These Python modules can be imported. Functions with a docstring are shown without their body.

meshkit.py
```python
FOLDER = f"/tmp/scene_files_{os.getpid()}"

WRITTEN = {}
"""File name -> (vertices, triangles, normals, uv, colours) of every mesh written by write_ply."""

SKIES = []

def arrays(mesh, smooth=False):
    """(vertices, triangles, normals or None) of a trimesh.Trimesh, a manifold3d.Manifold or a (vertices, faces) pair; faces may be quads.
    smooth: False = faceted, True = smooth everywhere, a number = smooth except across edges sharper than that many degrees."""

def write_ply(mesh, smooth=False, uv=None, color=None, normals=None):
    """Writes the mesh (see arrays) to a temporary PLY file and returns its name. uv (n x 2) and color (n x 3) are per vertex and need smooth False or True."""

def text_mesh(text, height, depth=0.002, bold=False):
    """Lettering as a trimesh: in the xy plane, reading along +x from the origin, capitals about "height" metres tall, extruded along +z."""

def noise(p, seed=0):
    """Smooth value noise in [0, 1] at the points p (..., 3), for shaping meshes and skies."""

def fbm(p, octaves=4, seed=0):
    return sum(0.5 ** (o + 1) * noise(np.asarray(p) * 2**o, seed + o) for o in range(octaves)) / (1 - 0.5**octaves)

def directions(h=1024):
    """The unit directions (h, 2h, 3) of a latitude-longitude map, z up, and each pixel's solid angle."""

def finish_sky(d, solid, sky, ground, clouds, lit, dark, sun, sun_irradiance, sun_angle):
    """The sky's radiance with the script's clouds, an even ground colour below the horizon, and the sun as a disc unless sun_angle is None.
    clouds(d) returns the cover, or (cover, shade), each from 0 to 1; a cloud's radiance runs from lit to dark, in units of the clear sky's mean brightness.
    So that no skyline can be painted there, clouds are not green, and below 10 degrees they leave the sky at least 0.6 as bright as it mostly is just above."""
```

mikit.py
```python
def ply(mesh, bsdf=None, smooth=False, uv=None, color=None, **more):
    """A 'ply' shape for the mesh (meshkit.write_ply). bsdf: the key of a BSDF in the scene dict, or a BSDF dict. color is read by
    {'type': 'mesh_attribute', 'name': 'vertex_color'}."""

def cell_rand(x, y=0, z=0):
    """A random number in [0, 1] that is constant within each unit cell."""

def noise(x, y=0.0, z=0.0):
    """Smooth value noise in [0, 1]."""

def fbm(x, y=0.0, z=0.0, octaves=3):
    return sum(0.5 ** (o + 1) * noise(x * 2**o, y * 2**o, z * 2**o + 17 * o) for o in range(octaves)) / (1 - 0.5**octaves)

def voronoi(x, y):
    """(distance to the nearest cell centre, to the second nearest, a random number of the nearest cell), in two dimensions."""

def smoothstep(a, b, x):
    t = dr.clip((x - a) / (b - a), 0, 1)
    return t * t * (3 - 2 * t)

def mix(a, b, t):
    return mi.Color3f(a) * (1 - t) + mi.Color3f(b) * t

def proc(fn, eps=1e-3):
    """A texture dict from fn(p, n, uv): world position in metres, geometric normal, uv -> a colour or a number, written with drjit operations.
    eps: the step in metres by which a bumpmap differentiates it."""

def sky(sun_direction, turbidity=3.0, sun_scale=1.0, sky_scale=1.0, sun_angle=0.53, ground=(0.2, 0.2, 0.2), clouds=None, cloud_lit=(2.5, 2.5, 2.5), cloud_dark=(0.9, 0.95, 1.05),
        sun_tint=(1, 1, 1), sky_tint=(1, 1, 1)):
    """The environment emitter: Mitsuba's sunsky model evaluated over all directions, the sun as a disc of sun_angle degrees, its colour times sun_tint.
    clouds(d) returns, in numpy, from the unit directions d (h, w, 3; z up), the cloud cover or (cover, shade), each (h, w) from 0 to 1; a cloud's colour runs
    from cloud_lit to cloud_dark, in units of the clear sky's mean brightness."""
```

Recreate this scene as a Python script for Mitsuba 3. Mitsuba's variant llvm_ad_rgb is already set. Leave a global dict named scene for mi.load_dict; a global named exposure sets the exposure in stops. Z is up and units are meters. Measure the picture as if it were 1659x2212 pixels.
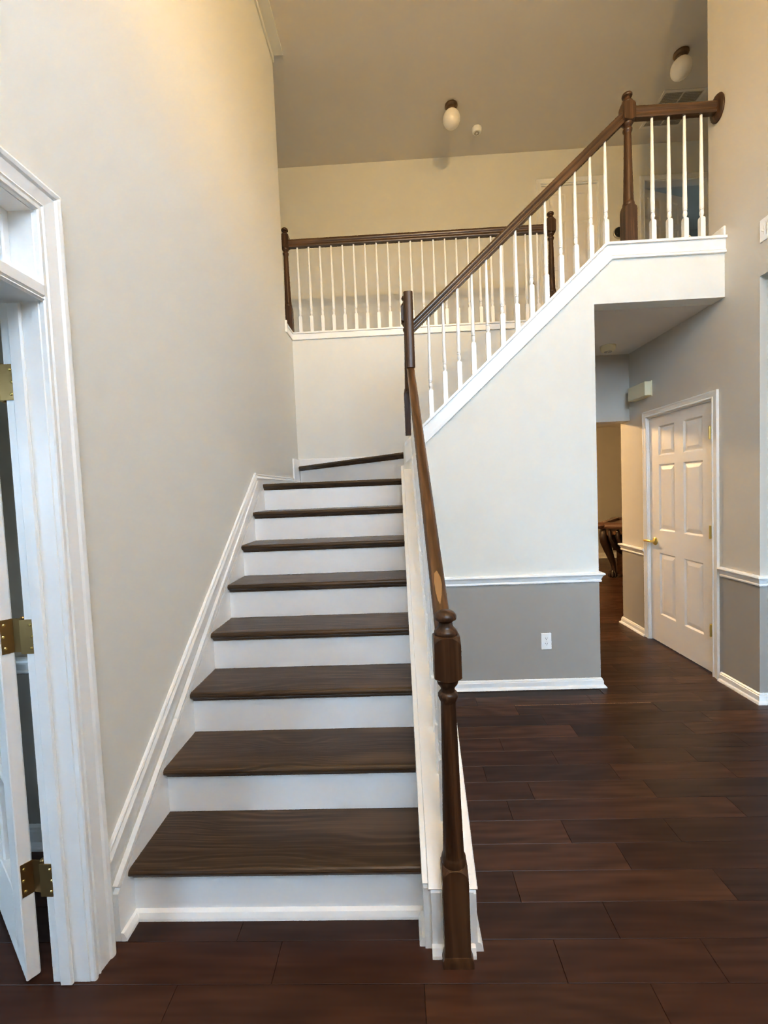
import math, random
import numpy as np, trimesh, drjit as dr, mitsuba as mi, mikit
import manifold3d as m3
from shapely.geometry import Polygon
from mikit import proc, fbm, noise, smoothstep, mix
T = mi.ScalarTransform4f
random.seed(7); RNG = np.random.default_rng(7)
scene, labels = {'type': 'scene'}, {}

# ------------------------------------------------------------------ camera, light, exposure
CAM = np.array([.980, -1.3991, 1.437]); F, YAW, PITCH, ROLL = 952.44, .0336, -.0481, -.0409
_f = np.array([-math.sin(YAW)*math.cos(PITCH), math.cos(YAW)*math.cos(PITCH), math.sin(PITCH)])
_r = np.array([math.cos(YAW), math.sin(YAW), 0.]); _u = np.cross(_r, _f)
_up = math.cos(ROLL)*_u - math.sin(ROLL)*_r
scene['camera'] = {'type': 'perspective', 'fov': math.degrees(2*math.atan(829.5/F)), 'fov_axis': 'x', 'near_clip': .02, 'far_clip': 200.,
                   'to_world': T().look_at(origin=CAM.tolist(), target=(CAM+_f).tolist(), up=_up.tolist())}
exposure = 3.58
scene['sky'] = mikit.sky((.3, -.5, .8), turbidity=4, sun_scale=0.0, sky_scale=1.0, ground=(.14, .14, .12),
                         clouds=lambda d: np.full(d.shape[:2], .9), cloud_lit=(9.3, 13.2, 17.4), cloud_dark=(2.5, 3.1, 3.7))
SKY = 1.0
LAMP_FOYER = (290., 178., 58.)        # radiance of the hanging lamp's bulbs
LAMP_FAMILY = (40., 25., 11.)     # radiance of the family room ceiling lamp

# ------------------------------------------------------------------ measured places (metres)
yF, yB, xRW, xE, zS = 1.6885, 2.9805, 3.2143, 2.3525, 2.6366
R, D = .19, .2462
zC, yFar, zU = 5.389, 4.10, 3.0
yO, yEnd, yE, yE2 = 1.4025, 3.09, 2.744, 1.838
WT = .115
yJ = -.175                       # far jamb of the doorway in the left wall
KX0, KX1, KY = 1.024, 1.172, -.097   # knee wall of the lower flight

# ------------------------------------------------------------------ materials
def rgb(*c): return {'type': 'rgb', 'value': [float(v) for v in c]}
def prin(name, col, rough=.5, **k):
    d = {'type': 'principled', 'base_color': rgb(*col) if isinstance(col, tuple) else col, 'roughness': rough}
    d.update(k); scene[name] = d if name in ('pane_glass',) else {'type': 'twosided', 'bsdf': d}
    return name
def wood(axis, dark, mid, light, seed=0., ring=11., fine=70., warp=4.2, line=0.):
    def fn(p, n, uv):
        q = {'x': (p.x, p.y, p.z), 'y': (p.y, p.x, p.z), 'z': (p.z, p.x, p.y), 's': (p.y*.8+p.z*.6, p.x, p.z*.8-p.y*.6), 'u': (p.x*.746+p.z*.666, p.y, p.z*.746-p.x*.666)}[axis]
        a, b, c = q[0]+seed*3.1, q[1]+seed*7.7, q[2]+seed*1.3
        w = fbm(a*1.25, b*5, c*5, octaves=3)
        rg = .5+.5*dr.sin(6.2832*(ring*(b+c)+warp*w))
        st = fbm(a*4., b*fine, c*fine, octaves=2)
        po = smoothstep(.40, .62, noise(a*9., b*230., c*230.))
        t = dr.clip(.55*rg*rg+.75*st-.12, 0, 1)*(.55+.45*po)
        t = t*(1-line*smoothstep(.70, .98, rg)*smoothstep(.25, .6, fbm(a*1.7+5, b*4, c*4, octaves=2)))
        base = mix(dark, mid, t)
        return mix(base, light, .55*smoothstep(.55, .95, fbm(a*2.+9, b*9, c*9, octaves=2)))
    return proc(fn)
def plank_tex(dark, light, seed):
    def fn(p, n, uv):
        a, b = p.x+seed*5.3, p.y+seed*2.9
        w = fbm(a*1.6, b*7, seed, octaves=3)
        rg = .5+.5*dr.sin(6.2832*(9*b+3.4*w))
        st = fbm(a*5, b*70, 0., octaves=2)
        bl = smoothstep(.5, .85, fbm(a*2.2, b*6, 4.+seed, octaves=3))
        t = dr.clip(.3*rg+.62*st+.15, 0, 1)*(1-.5*bl)
        return mix(dark, light, t)
    return proc(fn)
UP, LOW = (.645, .65, .61), (.315, .30, .272)
prin('paint_upper', UP, .62, specular=.3)
prin('paint_hall_shaded', (.52, .495, .44), .62, specular=.3)  # wall paint darkened: the right wall's weaker light is put into this colour
prin('paint_lower', LOW, .6, specular=.3)
prin('paint_tan', (.46, .395, .315), .6, specular=.3)
prin('paint_ceiling', (.60, .57, .52), .9, specular=.1)
prin('trim_white', (.75, .76, .755), .32, specular=.5)
prin('riser_white', (.70, .71, .715), .38, specular=.5)
prin('door_white', (.77, .75, .72), .42, specular=.5)
prin('floor_base', (.02, .013, .01), .7)
PL = [('floor_plank_a', (.017, .0064, .0036), (.058, .0225, .0120)), ('floor_plank_b', (.021, .0078, .0042), (.072, .028, .0150)),
      ('floor_plank_c', (.015, .0068, .0043), (.048, .0205, .0128)), ('floor_plank_d', (.023, .0085, .0042), (.085, .034, .0165))]
PL = [(n, tuple(v*.80 for v in a), tuple(v*.80 for v in b)) for n, a, b in PL]
for i, (n, a, b) in enumerate(PL):
    prin(n, plank_tex(a, b, i+1.), .36, specular=.22)
prin('pale_edge', (.20, .10, .045), .4)
prin('oak_tread', wood('x', (.022, .0125, .0062), (.090, .053, .0265), (.120, .073, .038), 1., 30., 80., 9., .85), .36, specular=.3)
prin('oak_rail', wood('s', (.030, .0125, .0045), (.120, .054, .019), (.20, .095, .034), 2., 24.), .30, specular=.5)
prin('oak_post', wood('z', (.022, .0095, .0042), (.072, .033, .0145), (.115, .055, .023), 3., 22.), .34, specular=.32)
prin('oak_level', wood('x', (.023, .0105, .0045), (.076, .0355, .0155), (.12, .058, .025), 4., 24.), .30, specular=.5)
prin('oak_slope', wood('u', (.023, .0105, .0045), (.076, .0355, .0155), (.12, .058, .025), 5., 24.), .30, specular=.5)
prin('bare_wood', (.22, .115, .04), .5)
prin('brass', (.88, .70, .24), .24, metallic=1.0)
prin('brass_old', (.34, .215, .085), .34, metallic=1.0)
prin('black_plastic', (.012, .012, .013), .3)
prin('dark_slot', (.03, .03, .03), .8)
prin('steel_ring', (.55, .53, .5), .3, metallic=.9)
prin('ivory_plastic', (.72, .66, .45), .45)
prin('white_plastic', (.80, .81, .81), .3)
prin('bronze', (.16, .10, .055), .3, metallic=.8)
prin('opal_glass', (.84, .80, .73), .08, specular=.6, clearcoat=.6)
prin('vent_metal', (.66, .63, .58), .5)
prin('vent_dark', (.36, .33, .28), .8)
prin('table_wood', wood('z', (.008, .0035, .0022), (.028, .010, .0048), (.045, .016, .007), 6., 9.), .14, specular=.6, clearcoat=.5)
prin('table_leather', (.11, .052, .034), .22, specular=.6, clearcoat=.5)
prin('table_side', wood('x', (.060, .026, .010), (.150, .070, .028), (.17, .08, .03), 7., 12.), .28, specular=.4)
prin('cord_white', (.62, .55, .38), .7)
scene['pane_glass'] = {'type': 'thindielectric', 'int_ior': 1.5}

# ------------------------------------------------------------------ mesh helpers
def box(x0, x1, y0, y1, z0, z1):
    b = trimesh.creation.box((abs(x1-x0), abs(y1-y0), abs(z1-z0)))
    b.apply_translation(((x0+x1)/2, (y0+y1)/2, (z0+z1)/2)); return b
def hull(pts): return trimesh.convex.convex_hull(np.array(pts, float))
def bbox(x0, x1, y0, y1, z0, z1, c=.003):
    """a box with chamfered edges"""
    x0, x1 = min(x0, x1), max(x0, x1); y0, y1 = min(y0, y1), max(y0, y1); z0, z1 = min(z0, z1), max(z0, z1)
    c = min(c, .45*min(x1-x0, y1-y0, z1-z0)); P = []
    for X, sx in ((x0, 1), (x1, -1)):
        for Y, sy in ((y0, 1), (y1, -1)):
            for Z, sz in ((z0, 1), (z1, -1)):
                P += [(X, Y+sy*c, Z+sz*c), (X+sx*c, Y, Z+sz*c), (X+sx*c, Y+sy*c, Z)]
    return hull(P)
def cat(*m): return trimesh.util.concatenate([x for x in m if x is not None])
def prism(pts, o, u, v, w, length):
    """polygon pts in (u, v) at o, extruded along w"""
    g = Polygon(pts)
    if not g.exterior.is_ccw: g = Polygon(list(g.exterior.coords)[::-1], [list(h.coords) for h in g.interiors])
    m = trimesh.creation.extrude_polygon(g, length, engine='earcut')
    M = np.eye(4); M[:3, 0], M[:3, 1], M[:3, 2], M[:3, 3] = u, v, w, o
    m.apply_transform(M)
    if np.linalg.det(M[:3, :3]) < 0: m.invert()
    return m
X, Y, Z = np.eye(3)
def run(profile, p0, p1, out, up=None):
    """moulding: profile in (out, up) extruded from p0 to p1"""
    p0, p1, out = (np.array(v, float) for v in (p0, p1, out))
    w = p1-p0; L = np.linalg.norm(w); w = w/L
    if up is None:
        up = np.cross(w, out)
        if up[2] < 0 or (abs(up[2]) < 1e-6 and up.sum() < 0): up = -up
    return prism(profile, p0, out, np.array(up, float), w, L)
def lathe(prof, n=28):
    m = trimesh.creation.revolve(np.array(prof, float), sections=n)
    m.fix_normals(); return m
def to_man(m):
    m = m.copy(); m.merge_vertices()
    return m3.Manifold(m3.Mesh(np.asarray(m.vertices, np.float32), np.asarray(m.faces, np.uint32)))
def from_man(m):
    k = m.to_mesh(); return trimesh.Trimesh(k.vert_properties[:, :3], k.tri_verts, process=False)
def mv(m, x=0, y=0, z=0):
    m = m.copy(); m.apply_translation((x, y, z)); return m
def rot(m, deg, axis, point=(0, 0, 0)):
    m = m.copy(); m.apply_transform(trimesh.transformations.rotation_matrix(math.radians(deg), axis, point)); return m
def tube(pts, r, n=10):
    pts = np.array(pts, float); V, Fc = [], []
    for i, p in enumerate(pts):
        t = pts[min(i+1, len(pts)-1)]-pts[max(i-1, 0)]; t /= np.linalg.norm(t)
        a = np.cross(t, [0, 0, 1.] if abs(t[2]) < .9 else [1., 0, 0]); a /= np.linalg.norm(a); b = np.cross(t, a)
        rr = r[i] if hasattr(r, '__len__') else r
        V += [p+rr*(math.cos(2*math.pi*k/n)*a+math.sin(2*math.pi*k/n)*b) for k in range(n)]
    for i in range(len(pts)-1):
        for k in range(n):
            a, b = i*n+k, i*n+(k+1) % n; Fc += [[a, b, b+n], [a, b+n, a+n]]
    V += [pts[0], pts[-1]]; s, e = len(V)-2, len(V)-1
    for k in range(n): Fc += [[s, (k+1) % n, k], [e, (len(pts)-1)*n+k, (len(pts)-1)*n+(k+1) % n]]
    m = trimesh.Trimesh(V, Fc, process=False); m.fix_normals(); return m

used = set()
def name_of(name):
    if name not in used: used.add(name); return name
    k = 1
    while f'{name}_{k:03d}' in used: k += 1
    used.add(f'{name}_{k:03d}'); return f'{name}_{k:03d}'
def obj(name, mesh, mat, parent=None, smooth=False, label=None, category=None, group=None, kind=None, to=None, **more):
    key = name_of(name if parent is None else parent+'__'+name)
    scene[key] = mesh if isinstance(mesh, dict) else mikit.ply(mesh, mat, smooth=smooth, **more)
    if to is not None: scene[key] = {**scene[key], 'to_world': to}
    meta(key, label, category, group, kind); return key
def meta(key, label=None, category=None, group=None, kind=None):
    d = {k: v for k, v in (('label', label), ('category', category), ('group', group), ('kind', kind)) if v}
    if d: labels[key] = {**labels.get(key, {}), **d}
def thing(name, label, category=None, group=None, kind=None):
    key = name_of(name); meta(key, label, category, group, kind); return key
def struct(name, mesh, mat, label, **k): return obj(name, mesh, mat, label=label, kind='structure', **k)

# ------------------------------------------------------------------ floor
struct('floor', cat(box(-4, 7, -3.2, 7.1, -.06, -.006)), 'floor_base', 'dark red-brown hardwood plank floor of the foyer and hall')
PW, Y0P = .1253, -.182
KNOWN = {0: [.55, 1.414, 1.867, 2.70], 1: [.40, 1.00, 1.624, 2.35], -1: [.27, 1.00, 1.645, 2.45], 2: [1.35, 2.08, 2.62], 3: [1.79, 2.45],
         4: [1.62, 2.05, 2.9], 5: [1.42, 2.40], 6: [1.55, 2.10, 2.75], 7: [1.36, 2.0, 2.55], 8: [1.75, 2.45], 9: [1.50, 2.20, 2.8],
         10: [1.95, 2.6], 12: [1.686, 2.565], 13: [1.45, 2.2, 2.9]}
def plank(x0, x1, y0, y1):
    g, c, t = .0005, .0011, -.018
    x0 += g; x1 -= g; y0 += g; y1 -= g
    return hull([(x, y, z) for x in (x0, x1) for y in (y0, y1) for z in (t, -c)] + [(x, y, 0) for x in (x0+c, x1-c) for y in (y0+c, y1-c)])
far_planks = []
def row_spans(y0, y1):
    """free floor along x for the row (stairs and walls left out)"""
    if y1 < .2: return [(-1.3 if y1 > -1.2 else -.9, 3.5)] if y0 > -1.0 else [(0, 3.5)]
    if y1 < yF: return [(-1.3, -WT), (1.13, 3.5)] if y1 < .34 else [(1.13, 3.5)]
    return [(xE-.03, 3.5)] if y1 < yEnd else [(xE-.03, 6.6)]
for k in range(-23, 58):
    y0, y1 = Y0P+(k)*PW, Y0P+(k+1)*PW
    if y1 > 7.0: break
    for (a, b) in row_spans(y0, y1):
        cuts = [c for c in KNOWN.get(k, []) if a+.1 < c < b-.1]
        if not cuts:
            x = a+random.uniform(.15, .8)
            while x < b-.15: cuts.append(x); x += random.uniform(.38, 1.05)
        cuts = [a]+cuts+[b]
        for x0, x1 in zip(cuts, cuts[1:]):
            m = plank(x0, x1, y0, y1)
            tone = random.choice([0, 0, 1, 1, 2, 2, 3]) if k != 1 else random.choice([0, 2])
            if k in (0, -1, -2): tone = random.choice([1, 3, 1])
            if -4 <= k <= 25 and x1 > -.7: obj('plank', m, PL[tone][0], 'floor')
            else: far_planks.append(m)
obj('far_planks', cat(*far_planks), 'floor_plank_b', 'floor', kind='stuff')
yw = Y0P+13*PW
obj('pale_edge', box(1.69, 2.56, yw-.006, yw-.0012, -.004, .0004), 'pale_edge', 'floor', label='pale strip along the edge of a plank')  # thin pale strip laid along the far edge of one plank

# ------------------------------------------------------------------ walls, ceiling
def holes_wall(outer, holes, o, u, v, w, th):
    return prism_h(outer, holes, o, u, v, w, th)
def prism_h(outer, holes, o, u, v, w, th):
    g = Polygon(outer)
    for h in holes: g = g.difference(Polygon(h))
    m = []
    for gg in getattr(g, 'geoms', [g]):
        e = trimesh.creation.extrude_polygon(gg, th, engine='earcut'); m.append(e)
    m = cat(*m); M = np.eye(4); M[:3, 0], M[:3, 1], M[:3, 2], M[:3, 3] = u, v, w, o
    m.apply_transform(M)
    if np.linalg.det(M[:3, :3]) < 0: m.invert()
    return m
def rect(a0, a1, b0, b1): return [(a0, b0), (a1, b0), (a1, b1), (a0, b1)]
YS = -2.7
# left wall: doorway into the side room; steps down to the balcony at its far end
struct('wall_left', prism_h([(YS, 0), (yB+.1, 0), (yB+.1, zU-.002), (yE, zU-.002), (yE, zC), (YS, zC)], [rect(-.97, yJ+.012, -.01, 2.262)], (0, 0, 0), Y, Z, -X, WT), 'paint_upper',
       'tall pale cream wall on the left along the stairs')
# right wall: doorway niche, wide opening to the dining room, runs up past the landing
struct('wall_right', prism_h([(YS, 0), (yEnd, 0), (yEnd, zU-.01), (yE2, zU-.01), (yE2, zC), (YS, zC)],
       [rect(1.80, 2.625, -.01, 1.992), rect(-.9, yO, -.01, 2.637)], (xRW, 0, 0), Y, Z, X, WT), 'paint_hall_shaded',
       'pale wall on the right with the closet door, shade put into its paint')
for a, b in ((yO, 1.80), (2.625, yEnd)):
    obj('lower_panel', cat(box(xRW-.0012, xRW+.02, a, b, 0, .775), box(xRW-.0012, xRW+WT+.0012, yO-.0012, yO+.01, 0, .775) if a == yO else None,
        box(xRW-.0012, xRW+WT+.0012, yEnd-.01, yEnd+.0012, 0, .775) if b == yEnd else None), 'paint_lower', 'wall_right', label='darker greige paint below the chair rail')
# wall under the upper flight, bridging over the hall
CAP0, SL = (1.174, 1.887), .9078
def capz(x): return CAP0[1]+SL*(x-CAP0[0])
zCap = 3.029
struct('wall_stair', prism([(1.03, 0), (xE, 0), (xE, zS), (xRW, zS), (xRW, zCap-.012), (2.432, zCap-.012), (1.03, capz(1.03)-.02)], (0, yF, 0), X, Z, Y, .12), 'paint_upper',
       'pale wall under the upper flight of stairs')
obj('lower_panel', cat(box(KX1, xE+.0012, yF-.0012, yF+.02, 0, .775), box(xE-.02, xE+.0012, yF-.0012, yB, 0, .775)), 'paint_lower', 'wall_stair', label='darker greige paint below the chair rail')
struct('wall_hall', box(xE-.1, xE, yF+.12, yB-.05, 0, zS), 'paint_hall_shaded', 'hall side of the stair enclosure')
struct('wall_header', box(xE-.1, xRW, 2.92, yEnd, 2.008, zS), 'paint_hall_shaded', 'wall band above the passage at the end of the hall')
struct('wall_back', cat(box(-1.6, xE, yB, yB+.12, 0, zU)), 'paint_upper', 'wall behind the stair turn below the balcony')
struct('wall_upper', prism_h(rect(-1.6, 6, zU, zC), [rect(2.815, 3.50, zU-.1, 5.0), rect(4.03, 4.78, zU-.1, 4.965)], (0, yFar, 0), X, Z, Y, .12), 'paint_upper',
       'far wall of the upstairs hall lit warm')
struct('ceiling', box(-1.7, 6.1, YS-.1, yFar+2.0, zC, zC+.1), 'paint_ceiling', 'flat ceiling of the two storey foyer')
struct('ceiling_hall', cat(box(xE, xRW, yF+.12, yB, zS, zS+.1)), 'paint_ceiling', 'low ceiling of the hall under the landing')
struct('floor_upper', cat(box(-1.6, 6, yB+.1, yFar+1.9, zU-.25, zU-.005), box(2.40, 6, yF+.12, yB+.1, zU-.25, zU-.005)), 'paint_hall_shaded', 'upstairs hall floor')
# rooms around, only their shell
struct('wall_upper_sides', cat(box(-1.7, -1.6, yE-.1, yFar+.1, zU, zC), box(-1.6, -WT, yE-.1, yE, zU, zC), box(6, 6.1, yE2-.1, yFar+2, zU, zC), box(xRW+WT, 6, yE2-.1, yE2, zU, zC)), 'paint_upper', 'end walls of the upstairs hall')
struct('wall_bedroom', cat(box(3.6, 3.7, yFar+.12, yFar+1.9, zU, zC), prism_h(rect(3.6, 6.1, zU, zC), [rect(5.0, 5.3, 4.0, 4.6)], (0, yFar+1.9, 0), X, Z, Y, .1)), 'paint_upper', 'walls of the room behind the upstairs door')
struct('wall_front', prism_h(rect(-.1, xRW+.1, 0, zC), [rect(.95, 2.9, 2.85, 4.6)], (0, YS, 0), X, Z, -Y, .15), 'paint_upper', 'entrance wall behind the camera')
struct('wall_dining', cat(prism_h(rect(xRW+WT, 6.6, 0, 2.7), [rect(4.0, 5.8, .8, 2.2)], (0, YS, 0), X, Z, -Y, .15), box(6.6, 6.7, YS, 1.6, 0, 2.7), box(xRW+WT, 6.6, 1.5, 1.6, 0, 2.7), box(xRW+WT, 6.7, YS, 1.6, 2.66, 2.76)), 'paint_upper', 'walls of the dining room')
struct('wall_side_room', cat(prism_h(rect(-4, -WT, 0, 2.7), [rect(-2.8, -1.6, .9, 2.1)], (0, YS, 0), X, Z, -Y, .15), box(-4.1, -4, YS, .45, 0, 2.7), box(-4.1, -WT, YS, .45, 2.6, 2.7)), 'paint_hall_shaded', 'walls of the side room')
struct('wall_side_room_back', box(-4, -WT, .345, .445, 0, 2.7), 'paint_tan', 'beige back wall of the side room seen through the door gap')
obj('lower_panel', box(-4, -WT, .343, .35, 0, .775), 'paint_lower', 'wall_side_room_back')
struct('wall_family', cat(box(1.2, 7, 7.0, 7.1, 0, 2.5), box(1.1, 1.2, yB, 7.1, 0, 2.5), box(7, 7.1, yEnd-.2, 7.1, 0, 2.5), box(xRW+WT, 7.1, yEnd-.1, yEnd, 0, 2.5), box(1.1, xE, yB+.12, yB+.2, 0, 2.5)), 'paint_hall_shaded', 'tan walls of the family room beyond the hall')
struct('ceiling_family', box(1.1, 7.1, yEnd-.05, 7.1, 2.45, 2.5), 'paint_ceiling', 'ceiling of the family room')

# ------------------------------------------------------------------ trim: baseboards, chair rails, wall strip
BASE = [(0, 0), (.032, 0), (.031, .006), (.026, .013), (.016, .019), (.015, .048), (.011, .052), (.011, .058), (.005, .064), (0, .066)]
RAIL = [(0, 0), (.010, 0), (.014, .005), (.014, .012), (.010, .016), (.012, .022), (.017, .034), (.021, .042), (.030, .050), (.033, .055), (.031, .062), (.022, .066), (0, .067)]
def moulding(prof, pts):
    """profile run along a wall polyline (floor plan, wall on the left-hand inside), mitred: pts = [(x, y)], returns one mesh"""
    pts = [np.array(p, float) for p in pts]; n = len(pts); prof = np.array(prof); rings = []
    for i, p in enumerate(pts):
        ns = []
        for a, b in ((i-1, i), (i, i+1)):
            if a >= 0 and b < n:
                t = pts[b]-pts[a]; t /= np.linalg.norm(t); ns.append(np.array([t[1], -t[0]]))
        m = sum(ns); m = m/np.linalg.norm(m); m = m/max(.3, float(m@ns[0]))
        rings.append(np.array([[p[0]+m[0]*o, p[1]+m[1]*o, h] for o, h in prof]))
    V = np.vstack(rings); k = len(prof); Fc = []
    for i in range(n-1):
        for j in range(k):
            a, b = i*k+j, i*k+(j+1) % k; Fc += [[a, b, b+k], [a, b+k, a+k]]
    from shapely.ops import triangulate
    cap = trimesh.creation.triangulate_polygon(Polygon(prof), engine='earcut')
    idx = {tuple(np.round(q, 6)): j for j, q in enumerate(prof)}
    for tri in cap[1]:
        t = [idx[tuple(np.round(cap[0][q], 6))] for q in tri]
        Fc += [t[::-1], [q+(n-1)*k for q in t]]
    m = trimesh.Trimesh(V, Fc, process=False); m.fix_normals(); return m
CRZ = .745
crail = [(o, h+CRZ) for o, h in RAIL]
# the stair wall: from the knee wall to the corner and a little into the hall
struct('baseboard_stair', moulding(BASE, [(KX1, yF), (xE, yF), (xE, 2.92)]), 'trim_white', 'white baseboard under the outlet wall')
struct('trim_1', moulding(crail, [(KX1, yF), (xE, yF), (xE, 2.92)]), 'trim_white', 'white chair rail above the outlet on the stair wall')
struct('baseboard_right', moulding(BASE, [(xRW+WT, yO), (xRW, yO), (xRW, 1.73)][::-1]), 'trim_white', 'white baseboard right of the closet door')
struct('trim_2', moulding(crail, [(xRW+WT, yO), (xRW, yO), (xRW, 1.73)][::-1]), 'trim_white', 'white chair rail right of the closet door')
struct('baseboard_hall', moulding(BASE, [(xRW+WT, yEnd), (xRW, yEnd), (xRW, 2.668)]), 'trim_white', 'white baseboard between the closet door and the end of the hall') if False else \
struct('baseboard_hall', moulding(BASE, [(xRW+WT, yEnd), (xRW, yEnd), (xRW, 2.668)]), 'trim_white', 'white baseboard left of the closet door')
struct('trim_3', moulding(crail, [(xRW+WT, yEnd), (xRW, yEnd), (xRW, 2.668)]), 'trim_white', 'short white chair rail left of the closet door')
struct('baseboard_family', moulding([(o, h*1.5) for o, h in BASE], [(1.2, 7.0), (7, 7.0)]), 'trim_white', 'white baseboard on the far family room wall')
struct('baseboard_side_room', moulding([(o, h*1.5) for o, h in BASE], [(-4, .345), (-WT, .345)]), 'trim_white', 'white baseboard behind the french door')
struct('trim_4', moulding(crail, [(-4, .345), (-WT, .345)]), 'trim_white', 'white chair rail behind the french door')
struct('trim_5', cat(bbox(-.0, .105, 1.2, 2.725, zC-.014, zC+.01, .003), bbox(.0, .016, 1.2, 2.742, zC-.06, zC-.002, .003)), 'paint_upper', 'flat strip along the top of the left wall at the ceiling')
# ------------------------------------------------------------------ staircase
st = thing('staircase', 'L-shaped wooden staircase with dark oak treads and white risers', 'staircase')
XL, XR = .018, 1.012
def tread_mesh(x0, x1, yn, zt, depth):
    """bullnose tread with a cove strip under the nose; nose faces -y"""
    t, n = .027, 7
    prof = [(depth, 0), (depth, -t)] + [(t/2-t/2*math.sin(math.pi*k/n), -t/2-t/2*math.cos(math.pi*k/n)) for k in range(n+1)]
    cove = [(.010, -t), (.032, -t), (.032, -.045), (.024, -.044), (.019, -.039), (.016, -.032)]
    return cat(prism(prof, (x0, yn, zt), Y, Z, X, x1-x0), prism(cove, (x0+.004, yn, zt), Y, Z, X, x1-x0-.008))
for k in range(1, 8):
    yn = (k-1)*D
    obj('tread', tread_mesh(XL, XR-.002, yn, k*R, D+.035), 'oak_tread', st)
for k in range(1, 9):
    yn = (k-1)*D
    obj('riser', bbox(XL-.01, XR, yn+.030, yn+.046, (k-1)*R-(.0 if k > 1 else 0), k*R-.026, .001), 'riser_white', st)
# turn: tread 8 and the winder above it
P9 = [(1.058, 1.759), (.0, 2.93)]
v9 = np.array(P9[1])-np.array(P9[0]); L9 = np.linalg.norm(v9); v9 /= L9; n9 = np.array([v9[1], -v9[0]])
if n9[1] > 0: n9 = -n9                    # towards the lower flight
y8 = 7*D
nose = [(0, 0)]
obj('tread', cat(prism([(XL, y8+.013), (XR-.002, y8+.013), (1.03, 1.80), (.0, 2.975)], (0, 0, 8*R-.027), X, Y, Z, .027),
    prism([(.013, 0), (.013, -.027)]+[(.0135-.0135*math.sin(math.pi*k/7), -.0135-.0135*math.cos(math.pi*k/7)) for k in range(8)], (XL, y8, 8*R), Y, Z, X, XR-.002-XL),
    prism([(.010, -.027), (.032, -.027), (.032, -.045), (.024, -.044), (.016, -.032)], (XL, y8, 8*R), Y, Z, X, XR-.002-XL)), 'oak_tread', st)
def diag(prof, z):
    """profile (back from the nose, up) run along the winder's nose line"""
    a = np.array([*P9[0], z])
    return prism(prof, a, np.array([-n9[0], -n9[1], 0]), Z, np.array([v9[0], v9[1], 0]), L9)
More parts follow.
